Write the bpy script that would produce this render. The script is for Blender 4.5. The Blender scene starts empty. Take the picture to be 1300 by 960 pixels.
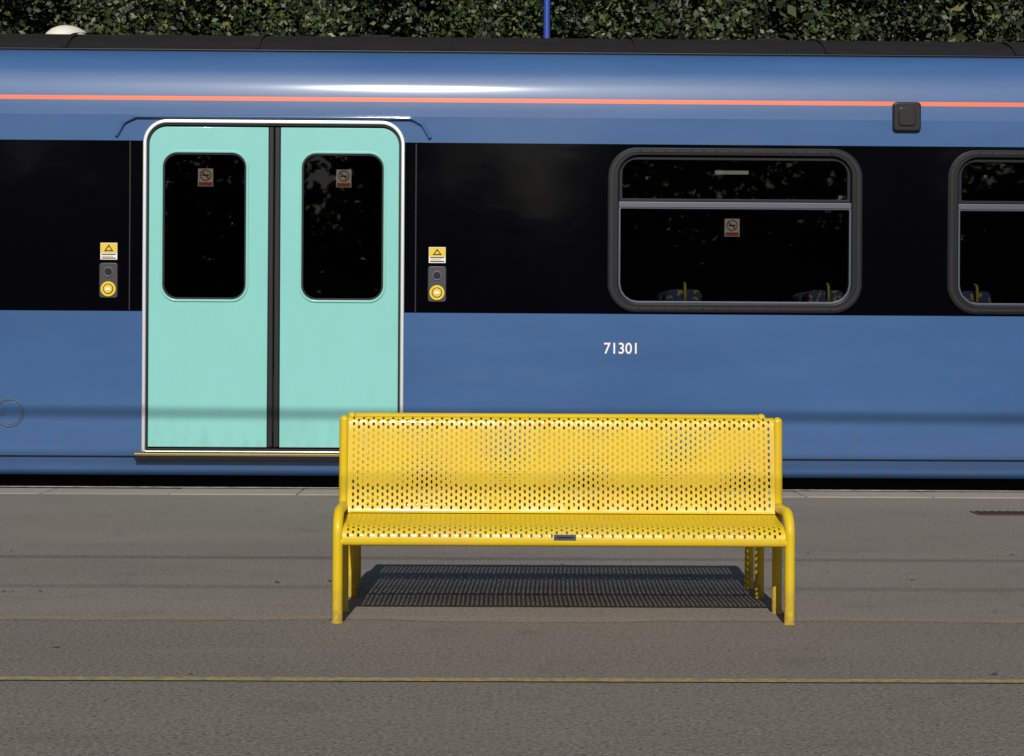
import bpy, bmesh, math, random
import numpy as np
from mathutils import Vector, Matrix
random.seed(7); rng=np.random.default_rng(7)
S=bpy.context.scene
C=S.collection
# ---------------------------------------------------------------- materials
def mat(name, base=(.5,.5,.5), rough=.5, metal=0, coat=0, spec=.5):
    m=bpy.data.materials.new(name); m.use_nodes=True
    b=m.node_tree.nodes['Principled BSDF']
    b.inputs['Base Color'].default_value=(*base,1); b.inputs['Roughness'].default_value=rough
    b.inputs['Metallic'].default_value=metal; b.inputs['Coat Weight'].default_value=coat
    b.inputs['Coat Roughness'].default_value=.06; b.inputs['Specular IOR Level'].default_value=spec
    return m
class N:
    def __init__(s,m): s.t=m.node_tree; s.b=s.t.nodes['Principled BSDF']
    def new(s,t,**k):
        n=s.t.nodes.new(t)
        for a,v in k.items(): setattr(n,a,v)
        return n
    def link(s,a,b): s.t.links.new(a,b)
    def pos(s): return s.new('ShaderNodeNewGeometry').outputs['Position']
    def mapping(s,src,scale):
        n=s.new('ShaderNodeMapping'); s.link(src,n.inputs['Vector']); n.inputs['Scale'].default_value=scale; return n.outputs[0]
    def noise(s,src,scale,detail=4,rough=.5):
        n=s.new('ShaderNodeTexNoise'); s.link(src,n.inputs['Vector']); n.inputs['Scale'].default_value=scale
        n.inputs['Detail'].default_value=detail; n.inputs['Roughness'].default_value=rough; return n.outputs['Fac']
    def ramp(s,src,stops,interp='LINEAR'):
        n=s.new('ShaderNodeValToRGB'); s.link(src,n.inputs[0]); cr=n.color_ramp; cr.interpolation=interp
        while len(cr.elements)<len(stops): cr.elements.new(.5)
        for e,(p,c) in zip(cr.elements,stops):
            e.position=p; e.color=(c,c,c,1) if not hasattr(c,'__len__') else (*c,1)
        return n.outputs[0]
    def math(s,op,a,b=None,c=None):
        n=s.new('ShaderNodeMath',operation=op)
        for i,v in enumerate((a,b,c)):
            if v is None: continue
            if isinstance(v,(int,float)): n.inputs[i].default_value=v
            else: s.link(v,n.inputs[i])
        return n.outputs[0]
    def mix(s,f,a,b,bt='MIX'):
        n=s.new('ShaderNodeMix',data_type='RGBA',blend_type=bt)
        for inp,v in ((n.inputs[0],f),(n.inputs[6],a),(n.inputs[7],b)):
            if isinstance(v,(int,float)): inp.default_value=v
            elif isinstance(v,tuple): inp.default_value=(*v,1)
            else: s.link(v,inp)
        return n.outputs[2]
    def xyz(s,src):
        n=s.new('ShaderNodeSeparateXYZ'); s.link(src,n.inputs[0]); return n.outputs
    def bump(s,h,strength,dist):
        n=s.new('ShaderNodeBump'); s.link(h,n.inputs['Height']); n.inputs['Strength'].default_value=strength
        n.inputs['Distance'].default_value=dist; s.link(n.outputs[0],s.b.inputs['Normal']); return n

# livery
M_liv=mat('train_livery_paint',rough=.30,coat=.8,spec=.22)
n=N(M_liv); p=n.pos(); x,y,z=n.xyz(p)
n.b.inputs['Coat Roughness'].default_value=.075
blue=n.mix(n.ramp(n.noise(n.mapping(p,(.5,1,2.5)),1.4,5),[(.3,0.),(.7,1.)]),(.031,.084,.212),(.040,.102,.243))
grime=n.ramp(n.noise(n.mapping(p,(7,1,.6)),2.,5,.6),[(.45,0.),(.8,.35)])
low=n.ramp(z,[(.10,1.),(.42,0.)])
gf=n.math('MULTIPLY',grime,n.math('ADD',n.math('MULTIPLY',low,1.3),.16))
blue=n.mix(gf,blue,(.09,.085,.08))
band=n.math('MULTIPLY',n.math('GREATER_THAN',z,1.304),n.math('LESS_THAN',z,2.567))
stripe=n.math('MULTIPLY',n.math('GREATER_THAN',z,2.868),n.math('LESS_THAN',z,2.900))
c=n.mix(band,blue,(.0016,.0016,.0026)); c=n.mix(stripe,c,(.68,.13,.05))
n.link(c,n.b.inputs['Base Color'])
n.link(n.math('SUBTRACT',.40,n.math('MULTIPLY',band,.33)),n.b.inputs['Roughness'])
n.link(n.math('SUBTRACT',1.,n.math('MULTIPLY',band,1.)),n.b.inputs['Coat Weight'])
n.bump(n.noise(n.mapping(p,(.8,1,1.6)),1.6,3,.45),.16,.015)

M_roof=mat('train_roof_grey',rough=.8,spec=.12)
n=N(M_roof); p=n.pos(); n.link(n.mix(n.noise(n.mapping(p,(1,3,3)),3,6,.7),(.006,.006,.007),(.022,.020,.019)),n.b.inputs['Base Color'])
M_rub=mat('black_rubber',(.007,.007,.008),.5,spec=.3)
M_frame=mat('window_frame_grey',(.005,.006,.009),.42,coat=0,spec=.25)
M_frame2=mat('window_inner_frame',(.085,.095,.12),.4,.6)
M_alu=mat('brushed_aluminium',(.62,.64,.66),.38,.7)
M_door=mat('aqua_door_paint',(.17,.57,.47),.3,coat=.4)
n=N(M_door); p=n.pos(); x,y,z=n.xyz(p)
dd=n.mix(n.noise(p,1.5,4),(.190,.475,.445),(.210,.515,.485))
dd=n.mix(n.math('MULTIPLY',n.ramp(n.noise(n.mapping(p,(3,1,1)),3,5),[(.45,0.),(.8,1.)]),n.ramp(z,[(.25,.4),(.6,.05)])),dd,(.12,.13,.11))
n.link(dd,n.b.inputs['Base Color']); n.bump(n.noise(p,1.6,2),.15,.015)
M_dark=mat('dark_underframe',(.012,.011,.010),.9)
M_int=mat('train_interior_lining',(.16,.16,.17),.7)
M_floor=mat('train_interior_floor',(.03,.03,.04),.8)
M_seat=mat('seat_moquette',(.03,.05,.13),.9)
n=N(M_seat); p=n.pos(); n.link(n.mix(n.ramp(n.noise(p,26,2),[(.56,0.),(.62,1.)]),(.05,.06,.17),(.42,.30,.10)),n.b.inputs['Base Color'])
M_handle=mat('grab_rail_yellow',(.45,.33,.06),.4)
def glass(name,tint,wob):
    m=bpy.data.materials.new(name); m.use_nodes=True; t=m.node_tree; t.nodes.clear()
    o=t.nodes.new('ShaderNodeOutputMaterial'); mx=t.nodes.new('ShaderNodeMixShader'); tr=t.nodes.new('ShaderNodeBsdfTransparent')
    gl=t.nodes.new('ShaderNodeBsdfGlossy'); fr=t.nodes.new('ShaderNodeFresnel'); fr.inputs[0].default_value=1.42
    tr.inputs[0].default_value=(*tint,1); gl.inputs['Roughness'].default_value=.015
    g=t.nodes.new('ShaderNodeNewGeometry'); no=t.nodes.new('ShaderNodeTexNoise'); no.inputs['Scale'].default_value=.9; no.inputs['Detail'].default_value=0
    t.links.new(g.outputs['Position'],no.inputs['Vector']); bp=t.nodes.new('ShaderNodeBump'); bp.inputs['Strength'].default_value=wob; bp.inputs['Distance'].default_value=.01
    t.links.new(no.outputs['Fac'],bp.inputs['Height']); t.links.new(bp.outputs[0],gl.inputs['Normal'])
    t.links.new(fr.outputs[0],mx.inputs[0]); t.links.new(tr.outputs[0],mx.inputs[1]); t.links.new(gl.outputs[0],mx.inputs[2]); t.links.new(mx.outputs[0],o.inputs[0])
    return m
M_glass=glass('tinted_window_glass',(.58,.60,.57),.15)
M_white=mat('white_vinyl',(.66,.66,.64),.5); M_black=mat('black_plastic',(.010,.010,.011),.3)
M_sigy=mat('yellow_vinyl',(.62,.43,.02),.45); M_red=mat('red_vinyl',(.55,.05,.03),.5)
M_grey=mat('grey_panel_plastic',(.030,.030,.035),.4)
M_cream=mat('cream_fibreglass',(.62,.60,.52),.6)
M_post=mat('blue_lamp_post_paint',(.02,.05,.30),.35,coat=.4)

# yellow bench paint
M_y=mat('yellow_bench_paint',(.74,.52,.02),.36,coat=.2,spec=.3)
n=N(M_y); p=n.pos(); x,y,z=n.xyz(p)
yc=n.mix(n.noise(p,5,5,.6),(.53,.365,.006),(.61,.44,.014))
scuff=n.ramp(n.noise(p,42,6,.75),[(.62,0.),(.69,1.)])
yc=n.mix(n.math('MULTIPLY',scuff,.6),yc,(.25,.15,.03))
sun_f=n.ramp(n.noise(p,2.6,3,.6),[(.5,0.),(.75,.4)])
yc=n.mix(sun_f,yc,(.56,.32,.06))
dirt=n.math('MULTIPLY',n.ramp(z,[(.0,1.),(.16,0.)]),n.ramp(n.noise(p,30,4,.7),[(.35,.1),(.65,.9)]))
yc=n.mix(dirt,yc,(.20,.14,.06)); n.link(yc,n.b.inputs['Base Color'])
n.link(n.ramp(n.noise(p,14,4),[(.3,.30),(.7,.55)]),n.b.inputs['Roughness'])
n.bump(n.noise(p,90,3),.08,.002)

# asphalt
M_asph=mat('platform_asphalt',rough=.9,spec=.25)
n=N(M_asph); p=n.pos(); x,y,z=n.xyz(p)
wob=n.math('MULTIPLY',n.math('SUBTRACT',n.noise(p,1.1,5,.6),.5),.22)
yy=n.math('ADD',y,wob)
big=n.noise(n.mapping(p,(.35,1,1)),.9,5,.55)
base=n.mix(n.ramp(big,[(.3,0.),(.7,1.)]),(.135,.117,.100),(.182,.161,.141))
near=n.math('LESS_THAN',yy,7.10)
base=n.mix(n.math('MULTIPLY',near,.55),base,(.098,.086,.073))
seam=n.math('LESS_THAN',n.math('ABSOLUTE',n.math('SUBTRACT',yy,7.13)),n.math('MULTIPLY',n.noise(p,2.2,3),.12))
base=n.mix(n.math('MULTIPLY',seam,.6),base,(.22,.17,.11))
seam2=n.math('LESS_THAN',n.math('ABSOLUTE',n.math('SUBTRACT',yy,7.065)),.014)
base=n.mix(n.math('MULTIPLY',seam2,.75),base,(.045,.036,.028))
fine=n.noise(p,75,4,.75)
base=n.mix(n.ramp(fine,[(.42,.0),(.68,.85)]),base,(.29,.265,.235))
spk=n.ramp(n.noise(p,60,3,.6),[(.32,.85),(.44,0.)])
base=n.mix(spk,base,(.045,.04,.038))
st=n.ramp(n.noise(p,2.3,6,.7),[(.56,0.),(.70,.38)])
base=n.mix(st,base,(.088,.077,.067))
st2=n.ramp(n.noise(n.mapping(p,(.25,1.6,1)),3.1,5,.65),[(.58,0.),(.72,.4)])
base=n.mix(st2,base,(.215,.19,.165))
gum=n.new('ShaderNodeTexVoronoi',feature='F1'); n.link(p,gum.inputs['Vector']); gum.inputs['Scale'].default_value=2.6
gd=n.math('LESS_THAN',gum.outputs['Distance'],n.math('MULTIPLY',n.noise(p,1.7,2),.075))
base=n.mix(n.math('MULTIPLY',gd,.4),base,(.06,.054,.05))
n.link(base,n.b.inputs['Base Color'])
n.bump(n.math('ADD',n.noise(p,85,4,.75),n.noise(p,8,3)),.7,.008)

M_cope=mat('coping_stone',rough=.85)
n=N(M_cope); p=n.pos(); n.link(n.mix(n.noise(p,9,6,.7),(.17,.15,.125),(.32,.29,.25)),n.b.inputs['Base Color']); n.bump(n.noise(p,60,4),.3,.004)
M_wline=mat('worn_white_paint',rough=.7)
n=N(M_wline); p=n.pos(); n.link(n.mix(n.ramp(n.noise(p,14,6,.7),[(.42,0.),(.58,1.)]),(.22,.2,.17),(.5,.48,.43)),n.b.inputs['Base Color'])
M_yline=mat('worn_yellow_line_paint',rough=.75)
n=N(M_yline); p=n.pos(); n.link(n.mix(n.ramp(n.noise(p,30,6,.8),[(.40,0.),(.62,1.)]),(.16,.135,.09),(.36,.28,.09)),n.b.inputs['Base Color'])
M_ground=mat('ballast_ground',rough=.95)
n=N(M_ground); p=n.pos(); n.link(n.mix(n.noise(p,12,5,.7),(.05,.042,.034),(.16,.14,.12)),n.b.inputs['Base Color']); n.bump(n.noise(p,15,4),.8,.05)
M_rail=mat('rail_steel',(.12,.08,.06),.5,.8)
M_rust=mat('rusty_iron',(.07,.03,.018),.8)
def leafmat(name,a,b,c):
    m=mat(name,rough=.5,spec=.4); n=N(m); g=n.new('ShaderNodeNewGeometry')
    col=n.ramp(g.outputs['Random Per Island'],[(0.,a),(.55,b),(.93,c),(1.,(.20,.17,.05))])
    f=n.ramp(n.noise(g.outputs['Position'],1.3,3),[(.35,.30),(.65,1.)])
    n.link(n.mix(1.,col,f,'MULTIPLY'),n.b.inputs['Base Color'])
    return m
M_leaf=leafmat('hedge_leaves',(.008,.018,.005),(.028,.050,.012),(.085,.115,.028))
M_leafd=leafmat('tree_leaves',(.01,.02,.006),(.02,.035,.010),(.04,.06,.02))
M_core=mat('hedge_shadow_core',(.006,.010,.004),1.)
M_bark=mat('bark',(.06,.045,.03),.9)
n=N(M_bark); p=n.pos(); n.link(n.mix(n.noise(n.mapping(p,(6,6,1)),4,5),(.025,.018,.012),(.09,.07,.05)),n.b.inputs['Base Color'])

# ---------------------------------------------------------------- helpers
def empty(name):
    o=bpy.data.objects.new(name,None); C.objects.link(o); return o
def mk(name,me,parent=None,m=None,smooth=False):
    o=bpy.data.objects.new(name,me); C.objects.link(o)
    if m is not None: me.materials.clear(); me.materials.append(m)
    if smooth: me.polygons.foreach_set('use_smooth',[True]*len(me.polygons))
    if parent: o.parent=parent
    return o
def box(name,x0,x1,y0,y1,z0,z1,m,parent=None,bev=0,seg=2):
    bm=bmesh.new(); bmesh.ops.create_cube(bm,size=1)
    for v in bm.verts: v.co=Vector(((x0+x1)/2+v.co.x*(x1-x0),(y0+y1)/2+v.co.y*(y1-y0),(z0+z1)/2+v.co.z*(z1-z0)))
    if bev: bmesh.ops.bevel(bm,geom=bm.edges[:],offset=bev,segments=seg,affect='EDGES',profile=.5)
    me=bpy.data.meshes.new(name); bm.to_mesh(me); bm.free(); return mk(name,me,parent,m)
def rrect(x0,z0,x1,z1,r,k=8,rb=None):
    rb=r if rb is None else rb; pts=[]
    for cx,cz,a0,rr in ((x1-rb,z0+rb,-90,rb),(x1-r,z1-r,0,r),(x0+r,z1-r,90,r),(x0+rb,z0+rb,180,rb)):
        if rr<=1e-5: pts.append((cx,cz)); continue
        for i in range(k+1):
            a=math.radians(a0+90*i/k); pts.append((cx+rr*math.cos(a),cz+rr*math.sin(a)))
    return pts
def circ(cx,cz,r,k=32): return [(cx+r*math.cos(2*math.pi*i/k),cz+r*math.sin(2*math.pi*i/k)) for i in range(k)]
def tomesh(ob,name,parent,m,smooth=False):
    bpy.context.view_layer.update(); dg=bpy.context.evaluated_depsgraph_get()
    me=bpy.data.meshes.new_from_object(ob.evaluated_get(dg)); me.transform(ob.matrix_world)
    bpy.data.objects.remove(ob)
    return mk(name,me,parent,m,smooth)
def shape(name,loops,y0,y1,m,parent=None,bev=0):
    """upright plate between y0 and y1, loops in (x,z), nested loops are holes"""
    cu=bpy.data.curves.new(name,'CURVE'); cu.dimensions='2D'; cu.fill_mode='BOTH'
    cu.extrude=abs(y1-y0)/2-bev; cu.bevel_depth=bev; cu.bevel_resolution=2; cu.offset=-bev
    for L in loops:
        s=cu.splines.new('POLY'); s.points.add(len(L)-1); s.use_cyclic_u=True
        for q,(a,b) in zip(s.points,L): q.co=(a,b,0,1)
    o=bpy.data.objects.new(name,cu); C.objects.link(o); o.rotation_euler=(math.pi/2,0,0); o.location=(0,(y0+y1)/2,0)
    return tomesh(o,name,parent,m)
def fillet(pts,r,k=8):
    out=[Vector(pts[0])]
    for i in range(1,len(pts)-1):
        a,b,c=Vector(pts[i-1]),Vector(pts[i]),Vector(pts[i+1]); d1=(a-b).normalized(); d2=(c-b).normalized()
        ang=d1.angle(d2)
        if ang>3.12: out.append(b); continue
        t=min(r/math.tan(ang/2),(a-b).length*.49,(c-b).length*.49); P0=b+d1*t; P1=b+d2*t
        rr=t*math.tan(ang/2); cen=b+(d1+d2).normalized()*(rr/math.sin(ang/2))
        for j in range(k+1):
            q=P0.lerp(P1,j/k)-cen; q.normalize(); out.append(cen+q*rr)
    out.append(Vector(pts[-1])); return out
def tube(name,pts,r,m,parent=None,f=0,caps=True,res=5):
    P=fillet(pts,f) if f else [Vector(q) for q in pts]
    cu=bpy.data.curves.new(name,'CURVE'); cu.dimensions='3D'; cu.bevel_depth=r; cu.bevel_resolution=res; cu.use_fill_caps=caps
    s=cu.splines.new('POLY'); s.points.add(len(P)-1)
    for q,v in zip(s.points,P): q.co=(*v,1)
    o=bpy.data.objects.new(name,cu); C.objects.link(o); return tomesh(o,name,parent,m,True)
def grid(name,prof,x0,x1,nx,m,parent=None,smooth=True,mats=None):
    me=bpy.data.meshes.new(name); vs=[];fs=[]
    xs=[x0+(x1-x0)*i/nx for i in range(nx+1)]; k=len(prof)
    for xx in xs: vs+=[(xx,a,b) for a,b in prof]
    for i in range(nx):
        for j in range(k-1): fs.append((i*k+j,(i+1)*k+j,(i+1)*k+j+1,i*k+j+1))
    me.from_pydata(vs,[],fs); return mk(name,me,parent,m,smooth)
def catmull(P,n=6):
    out=[]; Q=[P[0]]+list(P)+[P[-1]]
    for i in range(1,len(Q)-2):
        p0,p1,p2,p3=[np.array(q,float) for q in Q[i-1:i+3]]
        for j in range(n):
            t=j/n; out.append(tuple(.5*((2*p1)+(-p0+p2)*t+(2*p0-5*p1+4*p2-p3)*t*t+(-p0+3*p1-3*p2+p3)*t**3)))
    out.append(tuple(P[-1])); return out

# ---------------------------------------------------------------- ground & platform
me=bpy.data.meshes.new('ground'); me.from_pydata([(-600,-600,-.95),(600,-600,-.95),(600,600,-.95),(-600,600,-.95)],[],[(0,1,2,3)]); mk('ground',me,None,M_ground)
plat=empty('platform')
box('asphalt_surface',-60,60,-2.5,13.30,-.94,0,M_asph,plat)
box('platform_edge_wall',-60,60,13.301,13.86,-.94,-.085,M_cope,plat)
bm=bmesh.new(); xx=-40
while xx<40:
    w=.90; g=.006; dz=random.uniform(-.003,.003)
    r=bmesh.ops.create_cube(bm,size=1)['verts']
    for v in r: v.co=Vector((xx+w/2+v.co.x*(w-g),13.611+v.co.y*.62,-.04+dz+v.co.z*.09))
    xx+=w
me=bpy.data.meshes.new('coping_stones'); bm.to_mesh(me); bm.free(); o=mk('coping_stones',me,plat,M_cope)
mod=o.modifiers.new('b','BEVEL'); mod.width=.008; mod.segments=2
def sheet(name,x0,x1,y0,y1,z,m,parent):
    me=bpy.data.meshes.new(name); me.from_pydata([(x0,y0,z),(x1,y0,z),(x1,y1,z),(x0,y1,z)],[],[(0,1,2,3)]); return mk(name,me,parent,m)
sheet('white_edge_line',-40,40,13.80,13.90,.013,M_wline,plat)
sheet('yellow_safety_line',-40,40,5.745,5.805,.004,M_yline,plat)
dr=empty('drain_cover')
box('drain_frame',3.15,3.62,11.85,12.12,.001,.006,M_rust,dr)
for i in range(9): box('drain_bar',3.18+i*.048,3.205+i*.048,11.88,12.09,.0065,.010,M_dark,dr)
# track
tr=empty('railway_track')
for yy in (14.68,16.115): box('rail',-60,60,yy-.035,yy+.035,-.80,-.66,M_rail,tr,.01)
for i in range(110): box('sleeper',-35+i*.65,-34.75+i*.65,14.1,16.7,-.93,-.80,M_cope,tr)

# ---------------------------------------------------------------- train
T=empty('train_carriage'); Y=14.0
XA,XB=-12.5,11.5
wins=[(.924,2.825),(3.456,5.357),(5.99,7.89),(-6.0,-4.1),(-8.53,-6.63)]
zt,zb=2.544,1.316
panel=box('side_panel_near',XA,XB,Y,Y+.05,.23,2.76,M_liv,T)
doorhole=rrect(-2.50,.272,-.595,2.71,.16,10,.01)
cut=shape('cut',[doorhole]+[rrect(a+.04,zb+.03,b-.04,zt-.03,.17) for a,b in wins],Y-.3,Y+.3,M_rub)
panel.data.materials.clear(); panel.data.materials.append(M_rub); panel.data.materials.append(M_liv)
for f in panel.data.polygons: f.material_index=1
mo=panel.modifiers.new('bool','BOOLEAN'); mo.object=cut; mo.operation='DIFFERENCE'; mo.solver='EXACT'
bpy.context.view_layer.update(); dg=bpy.context.evaluated_depsgraph_get()
nm=bpy.data.meshes.new_from_object(panel.evaluated_get(dg)); panel.modifiers.clear(); panel.data=nm
bpy.data.objects.remove(cut)
# curved upper body side
up=catmull([(Y,2.76),(Y+.005,2.84),(Y+.016,2.93),(Y+.036,3.02),(Y+.070,3.11),(Y+.125,3.19),(Y+.20,3.248),(Y+.27,3.277)],8)
grid('cantrail_near',up,XA,XB,60,M_liv,T)
mid=Y+1.38
grid('cantrail_far',[(2*mid-a,b) for a,b in up][::-1],XA,XB,10,M_liv,T)
roof=catmull([(Y+.262,3.280),(Y+.30,3.30),(Y+.5,3.40),(Y+.9,3.50),(mid,3.545),(2*mid-Y-.9,3.50),(2*mid-Y-.5,3.40),(2*mid-Y-.262,3.280)],8)
grid('roof',roof,XA,XB,40,M_roof,T)
tube('roof_gutter',[(XA,Y+.262,3.282),(XB,Y+.262,3.282)],.011,M_frame,T)
for i in range(17):
    xx=XA+.6+i*1.45
    grid('roof_rib',[(a,b+.014) for a,b in roof[4:-4]],xx,xx+.05,1,M_roof,T)
box('side_panel_far',XA,XB,2*mid-Y-.05,2*mid-Y,.10,2.76,M_liv,T)
skirt=catmull([(Y+.05,.09),(Y+.022,.12),(Y+.005,.18),(Y+.004,.228)],4)
grid('lower_skirt',skirt,XA,XB,20,M_liv,T)
box('sole_bar_trim',XA,XB,Y-.006,Y+.02,.226,.234,M_frame,T)
for nme,xx in (('end_wall',XA),('end_wall_other',XB)):
    pts=[(Y,.1)]+up+roof+[(2*mid-a,b) for a,b in up][::-1]+[(2*mid-Y,.1)]
    me=bpy.data.meshes.new(nme); me.from_pydata([(xx,a,b) for a,b in pts],[],[tuple(range(len(pts)))]); mk(nme,me,T,M_dark)
box('floor',XA+.05,XB-.05,Y+.06,2*mid-Y-.06,.12,.30,M_floor,T)
box('ceiling',XA+.05,XB-.05,Y+.10,2*mid-Y-.10,2.78,2.82,M_int,T)
box('far_lining',XA+.05,XB-.05,2*mid-Y-.12,2*mid-Y-.06,.30,2.78,M_int,T)
for i,(a,b) in enumerate(((-3.5,-3.0),(-.2,.3))):
    box('draught_screen',a+.2,a+.24,Y+.07,Y+1.0,.30,2.2,M_int,T)
box('underframe',XA+.3,XB-.3,Y+.25,2*mid-Y-.25,-.25,.115,M_dark,T)
for bx in (-8.6,8.1):
    box('bogie_frame',bx-1.5,bx+1.5,Y+.35,Y+.5,-.62,-.32,M_dark,T,.03); box('bogie_frame',bx-1.5,bx+1.5,Y+2.2,Y+2.35,-.62,-.32,M_dark,T,.03)
    for wx in (-1.15,1.15):
        for wy in (14.68,16.115): tube('wheel',[(bx+wx,wy-.06,-.27),(bx+wx,wy+.06,-.27)],.39,M_rail,T,res=12)
# seats
def seat(x,y,d):
    box('seat_back',x-.06,x+.06,y,y+.95,.75,1.42,M_seat,T,.04,3)
    for k in (0,1): box('headrest',x-.14,x+.14,y+.07+k*.46,y+.42+k*.46,1.36,1.50,M_seat,T,.05,3)
    box('seat_cushion',min(x,x+d*.5),max(x,x+d*.5),y,y+.95,.62,.76,M_seat,T,.04,3)
    tube('grab_handle',[(x,y+.02,1.36),(x,y-.01,1.44),(x,y+.0,1.53),(x,y+.06,1.545)],.011,M_handle,T,.03)
for x,d in ((1.52,1),(2.60,-1),(3.72,1),(5.2,-1),(4.5,-1),(6.4,1),(7.6,-1),(-5.7,1),(-4.4,-1),(-7.,1),(-8.2,1)):
    seat(x,Y+.13,d); seat(x+.03,Y+1.55,d)
# windows
for i,(a,b) in enumerate(wins):
    shape('window_frame',[rrect(a,zb,b,zt,.22,10),rrect(a+.085,zb+.072,b-.085,zt-.062,.15,10)],Y-.022,Y+.03,M_frame,T,.010)
    shape('window_seal',[rrect(a+.02,zb+.018,b-.02,zt-.018,.20,10),rrect(a+.045,zb+.04,b-.045,zt-.04,.18,10)],Y-.027,Y-.018,M_rub,T,.002)
    ia,ib,ic,id_=a+.085,zb+.072,b-.085,zt-.062
    shape('lower_sash_rim',[rrect(ia-.004,ib-.004,ic+.004,2.10,.01,4,.15),rrect(ia+.014,ib+.014,ic-.014,2.088,.01,4,.13)],Y-.008,Y+.022,M_frame2,T,.003)
    box('window_transom',ia-.004,ic+.004,Y-.012,Y+.03,2.095,2.140,M_frame2,T,.006)
    shape('hopper_rim',[rrect(ia+.002,2.142,ic-.002,id_-.004,.13,8,.01),rrect(ia+.028,2.165,ic-.028,id_-.03,.10,8,.01)],Y+.004,Y+.024,M_frame,T,.004)
    shape('window_glass',[rrect(ia-.01,ib-.01,ic+.01,id_+.01,.15)],Y+.034,Y+.038,M_glass,T)
    mx=(a+b)/2-.02
    box('hopper_label',mx-.125,mx+.125,Y+.041,Y+.044,2.352,2.380,M_white,T)
    bm=bmesh.new()
    nn=16
    for k in range(nn):
        for zz in (zb+.028,zt-.028):
            r=bmesh.ops.create_uvsphere(bm,u_segments=8,v_segments=4,radius=.007)['verts']
            for v in r: v.co=Vector((a+.24+(b-a-.48)*k/(nn-1)+v.co.x,Y-.027+v.co.y*.5,zz+v.co.z))
    me=bpy.data.meshes.new('frame_screws'); bm.to_mesh(me); bm.free(); mk('frame_screws',me,T,M_frame,True)
def nosmoke(cx,cz,y):
    w=.056
    box('sticker_back',cx-w,cx+w,y,y+.002,cz-.066,cz+.066,M_white,T)
    shape('sticker_ring',[circ(cx,cz+.018,.042),circ(cx,cz+.018,.034)],y-.003,y-.001,M_red,T)
    shape('sticker_bar',[[(cx-.032,cz+.042),(cx-.026,cz+.048),(cx+.030,cz-.008),(cx+.024,cz-.014)]],y-.005,y-.0035,M_red,T)
    shape('cigarette',[rrect(cx-.025,cz+.012,cx+.025,cz+.022,.001,1)],y-.003,y-.001,M_black,T)
    shape('sticker_text',[rrect(cx-w+.006,cz-.060,cx+w-.006,cz-.035,.002,1)],y-.003,y-.001,M_red,T)
nosmoke(1.86,1.955,Y+.046)
# doors
shape('door_surround',[rrect(-2.515,.262,-.58,2.725,.175,12,.012),rrect(-2.487,.262+.012,-.608,2.697,.15,12,.01)],Y-.022,Y+.03,M_alu,T,.006)
shape('door_inner_seal',[rrect(-2.489,.272,-.606,2.699,.15,12,.01),rrect(-2.472,.29,-.623,2.682,.135,12,.01)],Y-.008,Y+.04,M_rub,T,.003)
def door(nm,a,b,left):
    r1=.13
    lo=.30; hi=2.672
    if left: out=[(b,lo),(b,hi)]+[(a+r1-r1*math.sin(t),hi-r1+r1*math.cos(t)) for t in [math.pi/2*i/10 for i in range(11)]]+[(a,lo)]
    else: out=[(b,lo)]+[(b-r1+r1*math.cos(t),hi-r1+r1*math.sin(t)) for t in [math.pi/2*i/10 for i in range(11)]]+[(a,hi),(a,lo)]
    wa,wb=(-2.372,-1.752) if left else (-1.345,-.735)
    shape(nm,[out,rrect(wa,1.392,wb,2.482,.11,10)],Y+.002,Y+.04,M_door,T,.005)
    shape('door_window_lip',[rrect(wa-.016,1.376,wb+.016,2.498,.126,10),rrect(wa+.002,1.394,wb-.002,2.480,.108,10)],Y-.006,Y+.006,M_door,T,.004)
    shape('door_window_seal',[rrect(wa-.001,1.391,wb+.001,2.483,.11,10),rrect(wa+.016,1.408,wb-.016,2.466,.095,10)],Y+.004,Y+.03,M_rub,T,.003)
    shape('door_glass',[rrect(wa+.01,1.40,wb-.01,2.472,.10)],Y+.022,Y+.026,M_glass,T)
    nosmoke(-2.06 if left else -1.035,2.30,Y+.033)
door('door_leaf_left',-2.472,-1.592,True); door('door_leaf_right',-1.500,-.623,False)
box('door_rubber_edge',-1.590,-1.549,Y-.006,Y+.035,.30,2.672,M_rub,T,.008); box('door_rubber_edge',-1.545,-1.502,Y-.006,Y+.035,.30,2.672,M_rub,T,.008)
for k in range(22): 
    xx=-2.43+k*.086
    if abs(xx+1.546)<.07: continue
    tube('kick_rivet',[(xx,Y+.003,.335),(xx,Y-.001,.335)],.0045,M_door,T,res=2)
box('door_step',-2.56,-.545,Y-.06,Y+.03,.205,.245,M_black,T,.006)
box('door_step_nosing',-2.56,-.545,Y-.062,Y-.02,.2455,.256,M_sigy,T,.003)
for k in range(5): box('step_bracket',-2.4+k*.42,-2.15+k*.42,Y-.018,Y+.0,.262,.274,M_alu,T,.003)
tube('rain_gutter',[(-2.715,Y-.008,2.60),(-2.66,Y-.01,2.70),(-2.57,Y-.012,2.745),(-.53,Y-.012,2.745),(-.45,Y-.01,2.70),(-.395,Y-.008,2.60)],.014,M_liv,T,.06)
for xx in (-2.612,-.497): box('door_pillar_seam',xx-.004,xx+.004,Y-.003,Y+.01,1.31,2.56,M_rub,T)
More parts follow.
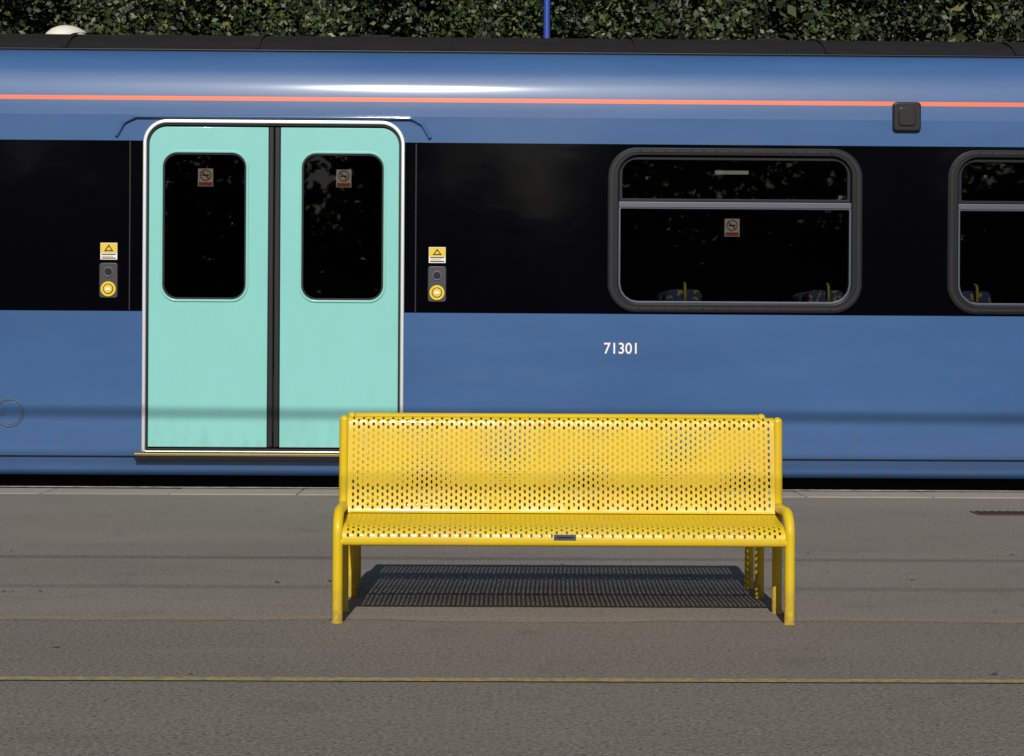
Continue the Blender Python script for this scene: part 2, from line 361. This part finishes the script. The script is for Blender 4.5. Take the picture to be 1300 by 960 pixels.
def control(cx,zp0,zp1,zs0,zs1):
    w=.068
    shape('door_button_panel',[rrect(cx-w,zp0,cx+w,zp1,.02,5)],Y-.016,Y+.01,M_grey,T,.005)
    zc=(zp0+zp1)/2; zb_=zc-.064; zu=zc+.062
    shape('door_button_collar',[circ(cx,zb_,.056),circ(cx,zb_,.038)],Y-.024,Y-.014,M_sigy,T,.002)
    shape('door_button_gap',[circ(cx,zb_,.039)],Y-.018,Y-.014,M_black,T)
    shape('door_button',[circ(cx,zb_,.033)],Y-.030,Y-.0185,M_sigy,T,.004)
    shape('button_symbol',[rrect(cx-.018,zb_-.010,cx+.018,zb_+.010,.004,3)],Y-.033,Y-.0305,M_white,T)
    shape('lock_ring',[circ(cx,zu,.038),circ(cx,zu,.026)],Y-.022,Y-.014,M_frame2,T,.002)
    shape('lock_face',[circ(cx,zu,.025)],Y-.019,Y-.014,M_black,T)
    box('warning_sign_back',cx-.062,cx+.062,Y-.004,Y-.001,zs0,zs1,M_white,T)
    zm=zs0+(zs1-zs0)*.42
    box('warning_sign_yellow',cx-.060,cx+.060,Y-.0065,Y-.0045,zm,zs1-.003,M_sigy,T)
    shape('warning_triangle',[[(cx-.034,zm+.010),(cx+.034,zm+.010),(cx,zs1-.012)],[(cx-.022,zm+.017),(cx+.022,zm+.017),(cx,zs1-.025)]],Y-.009,Y-.007,M_black,T)
    for k in range(3): box('warning_text',cx-.052,cx+.052-.02*(k%2),Y-.0065,Y-.0045,zs0+.008+k*.014,zs0+.015+k*.014,M_sigy if k==1 else M_black,T)
control(-2.765,1.40,1.66,1.684,1.808); control(-.337,1.385,1.65,1.675,1.792)
# exterior lamp
shape('body_side_lamp_housing',[rrect(3.045,2.675,3.255,2.895,.03,6)],Y-.03,Y+.05,M_black,T,.012)
shape('body_side_lamp_lens',[rrect(3.085,2.715,3.215,2.855,.03,6)],Y-.04,Y-.028,M_black,T,.006)
# number
cu=bpy.data.curves.new('num','FONT'); cu.body='71301'; cu.size=.115; cu.extrude=.0008; cu.align_x='CENTER'; cu.align_y='CENTER'; cu.offset=.0012
o=bpy.data.objects.new('num',cu); C.objects.link(o); o.rotation_euler=(math.pi/2,0,0); o.location=(1.035,Y-.002,1.045); o.scale=(.93,1,1)
tomesh(o,'carriage_number',T,M_white)
# access hatch
shape('access_hatch_ring',[circ(-3.49,.545,.105),circ(-3.49,.545,.094)],Y-.004,Y+.01,M_frame2,T,.001)
shape('access_hatch',[circ(-3.49,.545,.086)],Y-.003,Y+.01,M_liv,T,.002)
box('hatch_catch',-3.60,-3.53,Y-.008,Y,.53,.55,M_frame2,T)
# roof dome
bm=bmesh.new(); bmesh.ops.create_uvsphere(bm,u_segments=24,v_segments=12,radius=1)
for v in bm.verts: v.co=Vector((-3.42+v.co.x*.20,15.6+v.co.y*.35,3.53+v.co.z*.15))
me=bpy.data.meshes.new('roof_vent_dome'); bm.to_mesh(me); bm.free(); mk('roof_vent_dome',me,T,M_cream,True)
for xx in (2.2,-1.0,5.0): box('roof_vent',xx,xx+.25,15.2,15.5,3.5,3.57,M_roof,T,.02)

# ---------------------------------------------------------------- bench
B=empty('platform_bench'); yc=7.53; XL,XR=-.531,1.149; R=.0195
def m_(y,side): return y if side>0 else 2*yc-y
for side in (1,-1):
    for X in (XL,XR):
        f=m_(7.0,side); q=m_(7.30,side)
        tube('front_leg',[(X,f,0),(X,f,.412),(X,q,.412)],R,M_y,B,.085)
        tube('back_post',[(X,q,0),(X,q,.40),(X,m_(7.315,side),.741)],R,M_y,B,.2)
        bm=bmesh.new(); bmesh.ops.create_uvsphere(bm,u_segments=16,v_segments=10,radius=R*1.02)
        for v in bm.verts: v.co+=Vector((X,m_(7.315,side),.741))
        me=bpy.data.meshes.new('post_cap'); bm.to_mesh(me); bm.free(); mk('post_cap',me,B,M_y,True)
        tube('seat_side_rail',[(X,f,.325),(X,q,.34)],.013,M_y,B)
        for yy in (f,q):
            tube('foot_plate',[(X,yy,.001),(X,yy,.005)],.024,M_y,B)
    tube('seat_front_tube',[(XL,m_(7.0,side),.302),(XR,m_(7.0,side),.302)],.0145,M_y,B)
    tube('seat_back_tube',[(XL,m_(7.255,side),.375),(XR,m_(7.255,side),.375)],.012,M_y,B)
    tube('top_rail_tube',[(XL,m_(7.322,side),.735),(XR,m_(7.322,side),.735)],.012,M_y,B)
for X in (XL,XR): tube('cross_stretcher',[(X,7.30,.30),(X,2*yc-7.30,.30)],.014,M_y,B)
def perforated(name,prof,x0,x1,nc,nr,m0,m1,wf=.46,lf=.66):
    prof=catmull(prof,8); P=np.array(prof); d=np.r_[0,np.cumsum(np.linalg.norm(np.diff(P,axis=0),axis=1))]; L=d[-1]
    def f(x,s): return (x,float(np.interp(s,d,P[:,0])),float(np.interp(s,d,P[:,1])))
    vs=[];fs=[]
    def quad(a,b,c,e,nx=1,ns=1):
        for j in range(ns):
            s0=b+(e-b)*j/ns; s1=b+(e-b)*(j+1)/ns; i=len(vs)
            vs.extend([f(a,s0),f(c,s0),f(c,s1),f(a,s1)]); fs.append((i,i+1,i+2,i+3))
    a=(x1-x0-.024)/nc; b=(L-m0-m1)/nr; w=a*wf; l=b*lf; cc=w*.42
    quad(x0,0,x0+.012,L,1,nr*2); quad(x1-.012,0,x1,L,1,nr*2)
    for i in range(nc):
        xa=x0+.012+i*a; xc=xa+a/2
        quad(xa,0,xa+a,m0,1,4); quad(xa,L-m1,xa+a,L,1,4)
        off=(i%2)*b/2; cnt=nr-(i%2)
        if i%2: quad(xa,m0,xa+a,m0+b/2); quad(xa,L-m1-b/2,xa+a,L-m1)
        for j in range(cnt):
            s0=m0+off+j*b; sc=s0+b/2; k=len(vs)
            outer=[(xa,s0),(xc,s0),(xa+a,s0),(xa+a,sc),(xa+a,s0+b),(xc,s0+b),(xa,s0+b),(xa,sc)]
            inner=[(xc-w/2,sc-l/2+cc),(xc,sc-l/2),(xc+w/2,sc-l/2+cc),(xc+w/2,sc),(xc+w/2,sc+l/2-cc),(xc,sc+l/2),(xc-w/2,sc+l/2-cc),(xc-w/2,sc)]
            for q in outer+inner: vs.append(f(*q))
            for q in range(8): r=(q+1)%8; fs.append((k+q,k+r,k+8+r,k+8+q))
    me=bpy.data.meshes.new(name); me.from_pydata(vs,[],fs)
    bm=bmesh.new(); bm.from_mesh(me); bmesh.ops.remove_doubles(bm,verts=bm.verts,dist=.0002); bmesh.ops.recalc_face_normals(bm,faces=bm.faces); bm.to_mesh(me); bm.free()
    o=mk(name,me,B,M_y,True); mo=o.modifiers.new('s','SOLIDIFY'); mo.thickness=.003; mo.offset=0; mo.use_even_offset=False
    e=o.modifiers.new('es','EDGE_SPLIT'); e.split_angle=math.radians(40)
bprof=[(7.345,.728),(7.340,.748),(7.322,.757),(7.302,.750),(7.293,.725),(7.283,.66),(7.268,.55),(7.256,.46),(7.245,.405),(7.238,.390)]
sprof=[(7.232,.386),(7.19,.378),(7.13,.370),(7.07,.366),(7.025,.359),(6.998,.343),(6.987,.322),(6.986,.302)]
for side in (1,-1):
    perforated('backrest' ,[(m_(a,side),b) for a,b in bprof],XL+.017,XR-.017,86 if side>0 else 85,15,.050,.010)
    perforated('seat',[(m_(a,side),b) for a,b in sprof],XL+.017,XR-.017,86,11,.006,.014)
box('maker_plate',.270,.352,6.9815,6.9845,.312,.334,M_frame2,B,.001)
box('maker_plate_text',.278,.344,6.9795,6.981,.321,.325,M_black,B)

# ---------------------------------------------------------------- foliage
def leaves(name,cent,spread,per,size,m,parent=None,face=(0,-1,.5)):
    cent=np.array(cent); n=len(cent)*per
    P=np.repeat(cent,per,axis=0)+rng.normal(size=(n,3))*np.repeat(spread,per,axis=0)
    nrm=rng.normal(size=(n,3))*.75+np.array(face); nrm/=np.linalg.norm(nrm,axis=1)[:,None]
    t=rng.normal(size=(n,3)); t-=nrm*(t*nrm).sum(1)[:,None]; t/=np.linalg.norm(t,axis=1)[:,None]; b=np.cross(nrm,t)
    s=(size*rng.uniform(.6,1.3,n))[:,None]
    v=np.stack([P-t*s*.6,P-t*s*.1+b*s*.36-nrm*s*.06,P+t*s*.65,P-t*s*.1-b*s*.36-nrm*s*.06],1).reshape(-1,3)
    me=bpy.data.meshes.new(name); me.vertices.add(4*n); me.vertices.foreach_set('co',v.ravel())
    me.loops.add(4*n); me.loops.foreach_set('vertex_index',np.arange(4*n)); me.polygons.add(n)
    me.polygons.foreach_set('loop_start',np.arange(0,4*n,4)); me.polygons.foreach_set('loop_total',np.full(n,4)); me.update(); me.validate()
    return mk(name,me,parent,m)
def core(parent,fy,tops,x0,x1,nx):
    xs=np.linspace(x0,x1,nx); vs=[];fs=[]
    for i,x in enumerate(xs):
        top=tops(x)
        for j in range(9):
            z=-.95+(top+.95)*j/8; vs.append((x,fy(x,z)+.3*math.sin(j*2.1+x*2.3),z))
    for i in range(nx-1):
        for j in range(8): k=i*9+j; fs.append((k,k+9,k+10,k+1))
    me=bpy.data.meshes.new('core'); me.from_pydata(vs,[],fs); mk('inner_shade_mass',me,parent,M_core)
H=empty('hedge')
def surf(x,z): return 20.6+.45*math.sin(x*1.3+z*.7)+.3*math.sin(x*3.1-z*2.)+.15*math.sin(x*6.7+z*5)-.12*(5-z)
cen=[];sp=[]
for i in range(2300):
    x=random.uniform(-6.5,8.5); z=random.uniform(4.1,6.3); y=surf(x,z)+abs(random.gauss(0,.4)); s=random.uniform(.06,.17)
    cen.append((x,y,z)); sp.append((s,s*.7,s*.8))
leaves('leaves_dense',cen,np.array(sp),40,.060,M_leaf,H)
cen=[];sp=[]
for i in range(2600):
    x=random.uniform(-45,45); z=random.uniform(-.8,7.2+1.1*math.sin(x*.45)+.6*math.sin(x*1.3)); y=surf(x,z)+abs(random.gauss(0,.4))+.35
    cen.append((x,y,z)); sp.append((.35,.3,.35))
leaves('leaves_outer',cen,np.array(sp),12,.12,M_leaf,H)
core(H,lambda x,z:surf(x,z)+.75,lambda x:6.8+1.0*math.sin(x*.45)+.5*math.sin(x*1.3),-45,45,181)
# lamp post behind the train
L=empty('lamp_post')
tube('post',[(.63,18.9,-.95),(.63,18.9,6.3)],.034,M_post,L); tube('post_base',[(.63,18.9,-.95),(.63,18.9,.2)],.06,M_post,L)
tube('arm',[(.63,18.9,6.0),(.63,18.9,6.35),(.63,18.2,6.45)],.025,M_post,L,.15)
box('lamp_head',.53,.73,17.7,18.3,6.42,6.52,M_grey,L,.03); 
# trees behind the viewpoint, reflected in the coachwork; hedge added to dim the reflection
H_dim=empty('hedge')
ht=lambda x:5.4+.7*math.sin(x*.5+1)+.4*math.sin(x*1.7)-1.3*math.exp(-((x-1.5)/2.2)**2)
core(H_dim,lambda x,z:-27.6,ht,-45,45,181)
cen=[];sp=[]
for i in range(1500):
    x=random.uniform(-40,40); z=random.uniform(-.8,ht(x)+.3); cen.append((x,-27.2+random.gauss(0,.2),z)); sp.append((.35,.2,.3))
leaves('leaves',cen,np.array(sp),12,.26,M_leafd,H_dim,(0,1,.5))
for ti,(tx,h) in enumerate([(-27,9.5),(-20,10),(-14.5,8.6),(-10,9.8),(-6.2,8.6),(-2.4,9.2),(4.4,7.6),(8,9.4),(12,8.8),(17,9.6),(23,9.5),(29,10)]):
    tr_=empty('broadleaf_tree'); ty=-25+random.uniform(-1.5,1.5)
    me=bpy.data.meshes.new('trunk'); bm=bmesh.new(); bmesh.ops.create_cone(bm,segments=10,radius1=.25,radius2=.07,depth=h*.9+.9)
    for v in bm.verts: v.co+=Vector((tx,ty,h*.42))
    bm.to_mesh(me); bm.free(); mk('trunk',me,tr_,M_bark,True)
    for k in range(6):
        a=k*1.05+ti; r=h*.26; z0=h*(.3+.07*k)
        tube('limb',[(tx,ty,z0),(tx+r*.5*math.cos(a),ty+r*.5*math.sin(a),z0+.5),(tx+r*math.cos(a),ty+r*math.sin(a),z0+1.3)],.05,M_bark,tr_)
    cen=[];sp=[]
    for k in range(150):
        u=random.uniform(0,1); zz=h*(.08+.90*u); rr=h*.34*math.sqrt(max(.05,1-((u-.40)/.66)**2))*random.uniform(.2,1.05); a=random.uniform(0,6.28)
        cen.append((tx+rr*math.cos(a),ty+rr*math.sin(a),zz)); sp.append((.35,.35,.28))
    leaves('crown',cen,np.array(sp),26,.34,M_leafd,tr_,(0,0,.5))
# unseen overhead cables, added to cast soft shadows across platform and coach side
W=empty('shadow_cables')
for yy,zz,r in ((1.35,5.0,.011),(.2,5.0,.008),(6.2,5.5,.020),(5.75,5.45,.015)):
    tube('shadow_cable',[(-40,yy,zz),(40,yy,zz-.15)],r,M_black,W,res=3)
for xx in (-40,40):
    tube('mast',[(xx,3.3,0),(xx,3.3,6.2)],.11,M_grey,W); tube('mast_arm',[(xx,-.5,5.5 if xx<0 else 5.35),(xx,7,5.5 if xx<0 else 5.35)],.06,M_grey,W)  # unseen masts added only to carry the shadow-casting cables
# fallen leaves / litter
cen=[(random.uniform(-4,4.5),random.uniform(5,13.2),.008) for _ in range(60)]
leaves('fallen_leaves',cen,np.full((60,3),0.0),1,.026,leafmat('dry_leaf',(.10,.06,.03),(.16,.11,.05),(.3,.26,.18)),None,(0,0,6))

# ---------------------------------------------------------------- light, sky, camera
el=math.radians(32); az=math.radians(-2.5)
d=Vector((math.sin(-az)*math.cos(el),math.cos(az)*math.cos(el),-math.sin(el)))
sl=bpy.data.lights.new('sun','SUN'); sl.energy=4.5; sl.angle=math.radians(.53); sl.color=(1,.955,.88)
so=bpy.data.objects.new('sun',sl); C.objects.link(so); so.rotation_euler=d.to_track_quat('-Z','Y').to_euler()
w=bpy.data.worlds.new('World'); S.world=w; w.use_nodes=True; t=w.node_tree; bg=t.nodes['Background']
sk=t.nodes.new('ShaderNodeTexSky'); sk.sky_type='NISHITA'; sk.sun_disc=False; sk.sun_elevation=el; sk.sun_rotation=math.radians(180-2.5)
t.links.new(sk.outputs[0],bg.inputs[0]); bg.inputs[1].default_value=.05
cam=bpy.data.cameras.new('camera'); co=bpy.data.objects.new('camera',cam); C.objects.link(co); S.camera=co
cam.sensor_width=36; cam.lens=66.3; cam.shift_y=-.0231; cam.clip_end=2000; cam.clip_start=.05
co.matrix_world=Matrix.Translation((0,0,1.0))@Matrix.Rotation(math.radians(-.909),4,'Z')@Matrix.Rotation(math.pi/2,4,'X')@Matrix.Rotation(.0058,4,'Z')
S.view_settings.view_transform='Standard'; S.view_settings.look='None'; S.view_settings.exposure=0
